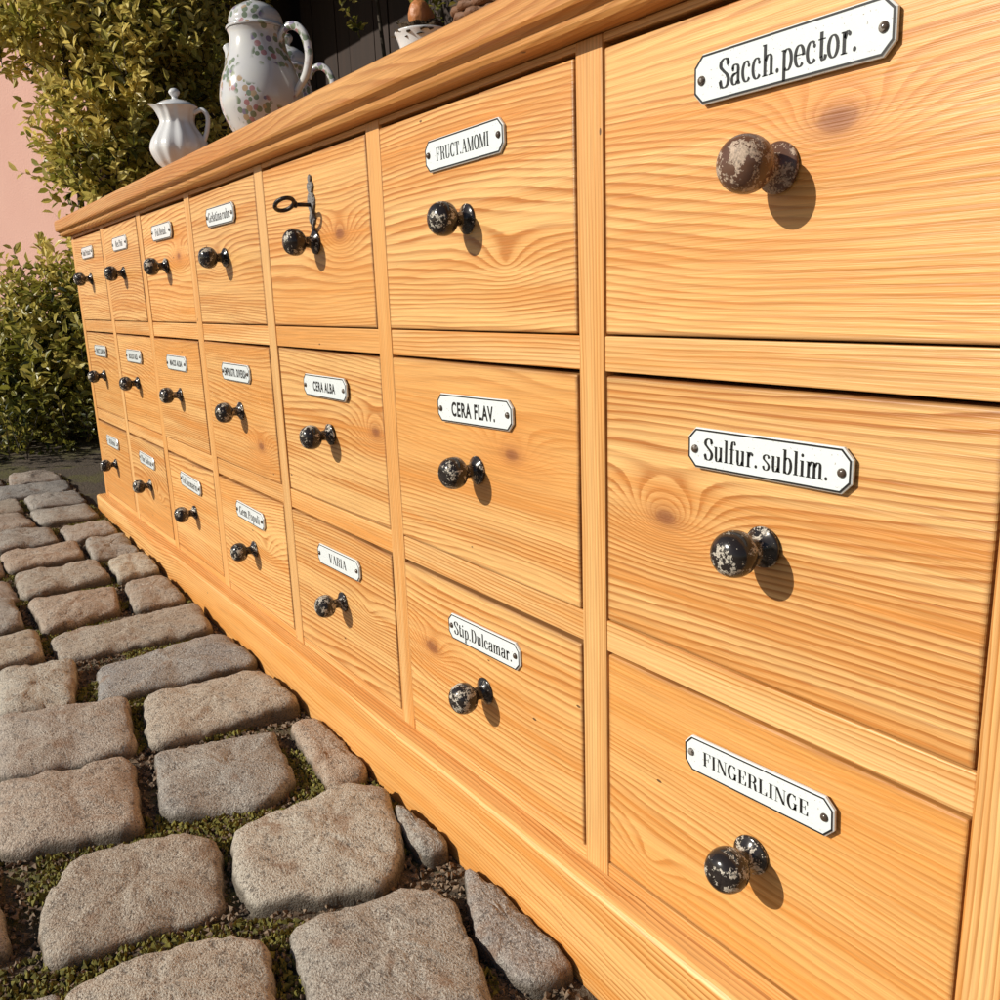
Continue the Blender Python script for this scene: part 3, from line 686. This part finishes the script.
leaves('foliage',[(-2.9,1.62,1.50,.16,.5,.6),(-2.6,1.66,1.62,.16,.5,.6),(-3.4,1.6,1.75,.2,.5,.5),(-2.2,1.7,1.75,.2,.5,.5)],LM,sh2,60,(.03,.05))
for k,(xa,xb) in enumerate([(-3.3,-2.9),(-2.5,-2.6),(-3.6,-3.4),(-2.3,-2.2)]):
    tube('stem_%d'%k,crv([(xa,1.80,zg(xa)-.05),(xa+.1,1.78,.7),(xb,1.7,1.3),(xb,1.66,1.8)],5),.009,BARK,sh2,8)
# ---------------------------------------------------------------- buildings behind
def boxes(name,lst,mat,parent=None):
    V=[];F=[]
    for (x0,x1,y0,y1,z0,z1) in lst:
        b=len(V); V+=[(x,y,z) for z in (z0,z1) for y in (y0,y1) for x in (x0,x1)]
        F+=[tuple(b+i for i in f) for f in ((0,2,3,1),(4,5,7,6),(0,1,5,4),(2,6,7,3),(0,4,6,2),(1,3,7,5))]
    return mkobj(name,V,F,mat,parent)
def plaster():
    m,nt,b=nmat('pink_plaster'); q=NB(nt); tc=q.n('ShaderNodeTexCoord').outputs['Object']
    n=q.noise(tc,3,4,.6); n2=q.noise(tc,90,3,.6)
    q.L(q.mix(n,(.64,.35,.28),(.74,.44,.35)),b.inputs['Base Color']); b.inputs['Roughness'].default_value=.9
    q.L(q.n('ShaderNodeBump',{'Strength':.5,'Distance':.004,'Height':n2}).outputs[0],b.inputs['Normal']); return m
house=empty('pink_house',(-6.1,.30,0)); house.rotation_euler=(0,0,math.radians(30))
boxes('wall',[(-9,.95,0,4.5,-.3,4.2)],plaster(),house)
boxes('plinth_band',[(-9,.95,-.04,-.002,-.3,.25)],simple('plinth_grey',(.25,.22,.2),.9),house)
boxes('roof',[(-9.3,1.0,-.35,4.9,4.202,4.4)],simple('roof_tile',(.22,.08,.05),.8),house)
def planks():
    m,nt,b=nmat('shade_dark_planks'); q=NB(nt); tc=q.n('ShaderNodeTexCoord').outputs['Object']
    n=q.noise(q.vm('MULTIPLY',tc,(20,20,1.2)),1.0,4,.6)
    q.L(q.mix(n,(.010,.007,.005),(.045,.022,.013)),b.inputs['Base Color']); b.inputs['Roughness'].default_value=.85; return m  # near-black brown holds the shade of the wall in its colour
PL=planks(); shed=empty('wooden_shed',(0,0,0)); L_=[]
x=-4.9
while x<3.2: L_.append((x,x+.148,1.95+random.uniform(0,.010),2.05,-.3,2.5)); x+=.152
y=1.0
while y<1.9: L_.append((-5.05,-4.95+random.uniform(0,.010),y,y+.148,-.3,2.5)); y+=.152
boxes('plank_walls',L_,PL,shed)
boxes('backing',[(-4.94,3.2,2.052,2.15,-.3,2.49),(-5.3,-5.055,1.0,2.15,-.3,2.49)],PL,shed)
boxes('shading_eave',[(-5.4,3.4,.95,2.6,2.5,2.58)],PL,shed)  # overhang out of view, added to shade the plank walls
boxes('shading_eave_fascia',[(-5.4,3.4,.91,.948,2.40,2.6)],PL,shed)  # front edge of the added shading overhang
# ---------------------------------------------------------------- camera
R=[[0.569541,0.821257,-0.034062],[-0.804524,0.548488,-0.227822],[-0.168417,0.157157,0.973107]]; C=(0.48768,-0.4152,0.44713); f=890.19
cam=bpy.data.cameras.new('camera'); co=bpy.data.objects.new('camera',cam); COL.objects.link(co)
M=Matrix(((R[0][0],R[2][0],-R[1][0],C[0]),(R[0][1],R[2][1],-R[1][1],C[1]),(R[0][2],R[2][2],-R[1][2],C[2]),(0,0,0,1)))
co.matrix_world=M; cam.sensor_width=36; cam.lens=f/1000*36; cam.clip_end=500; cam.clip_start=.01
scene.camera=co
# ---------------------------------------------------------------- light
sdir=Vector((.34,1,-.60)).normalized()
sun=bpy.data.lights.new('sun','SUN'); sun.energy=4.9; sun.angle=math.radians(.5); sun.color=(1,.955,.86)
so=bpy.data.objects.new('sun',sun); COL.objects.link(so); so.rotation_euler=sdir.to_track_quat('-Z','Y').to_euler(); so.location=(-1,-3,3)
w=bpy.data.worlds.new('World'); scene.world=w; w.use_nodes=True; nt=w.node_tree; bg=nt.nodes['Background']
sk=nt.nodes.new('ShaderNodeTexSky'); sk.sky_type='NISHITA'; sk.sun_disc=False; sk.sun_elevation=math.asin(-sdir.z); sk.sun_rotation=math.atan2(-sdir.x,-sdir.y)%(2*math.pi)
nt.links.new(sk.outputs[0],bg.inputs[0]); bg.inputs[1].default_value=.065
scene.view_settings.view_transform='Standard'; scene.view_settings.look='None'; scene.view_settings.exposure=0
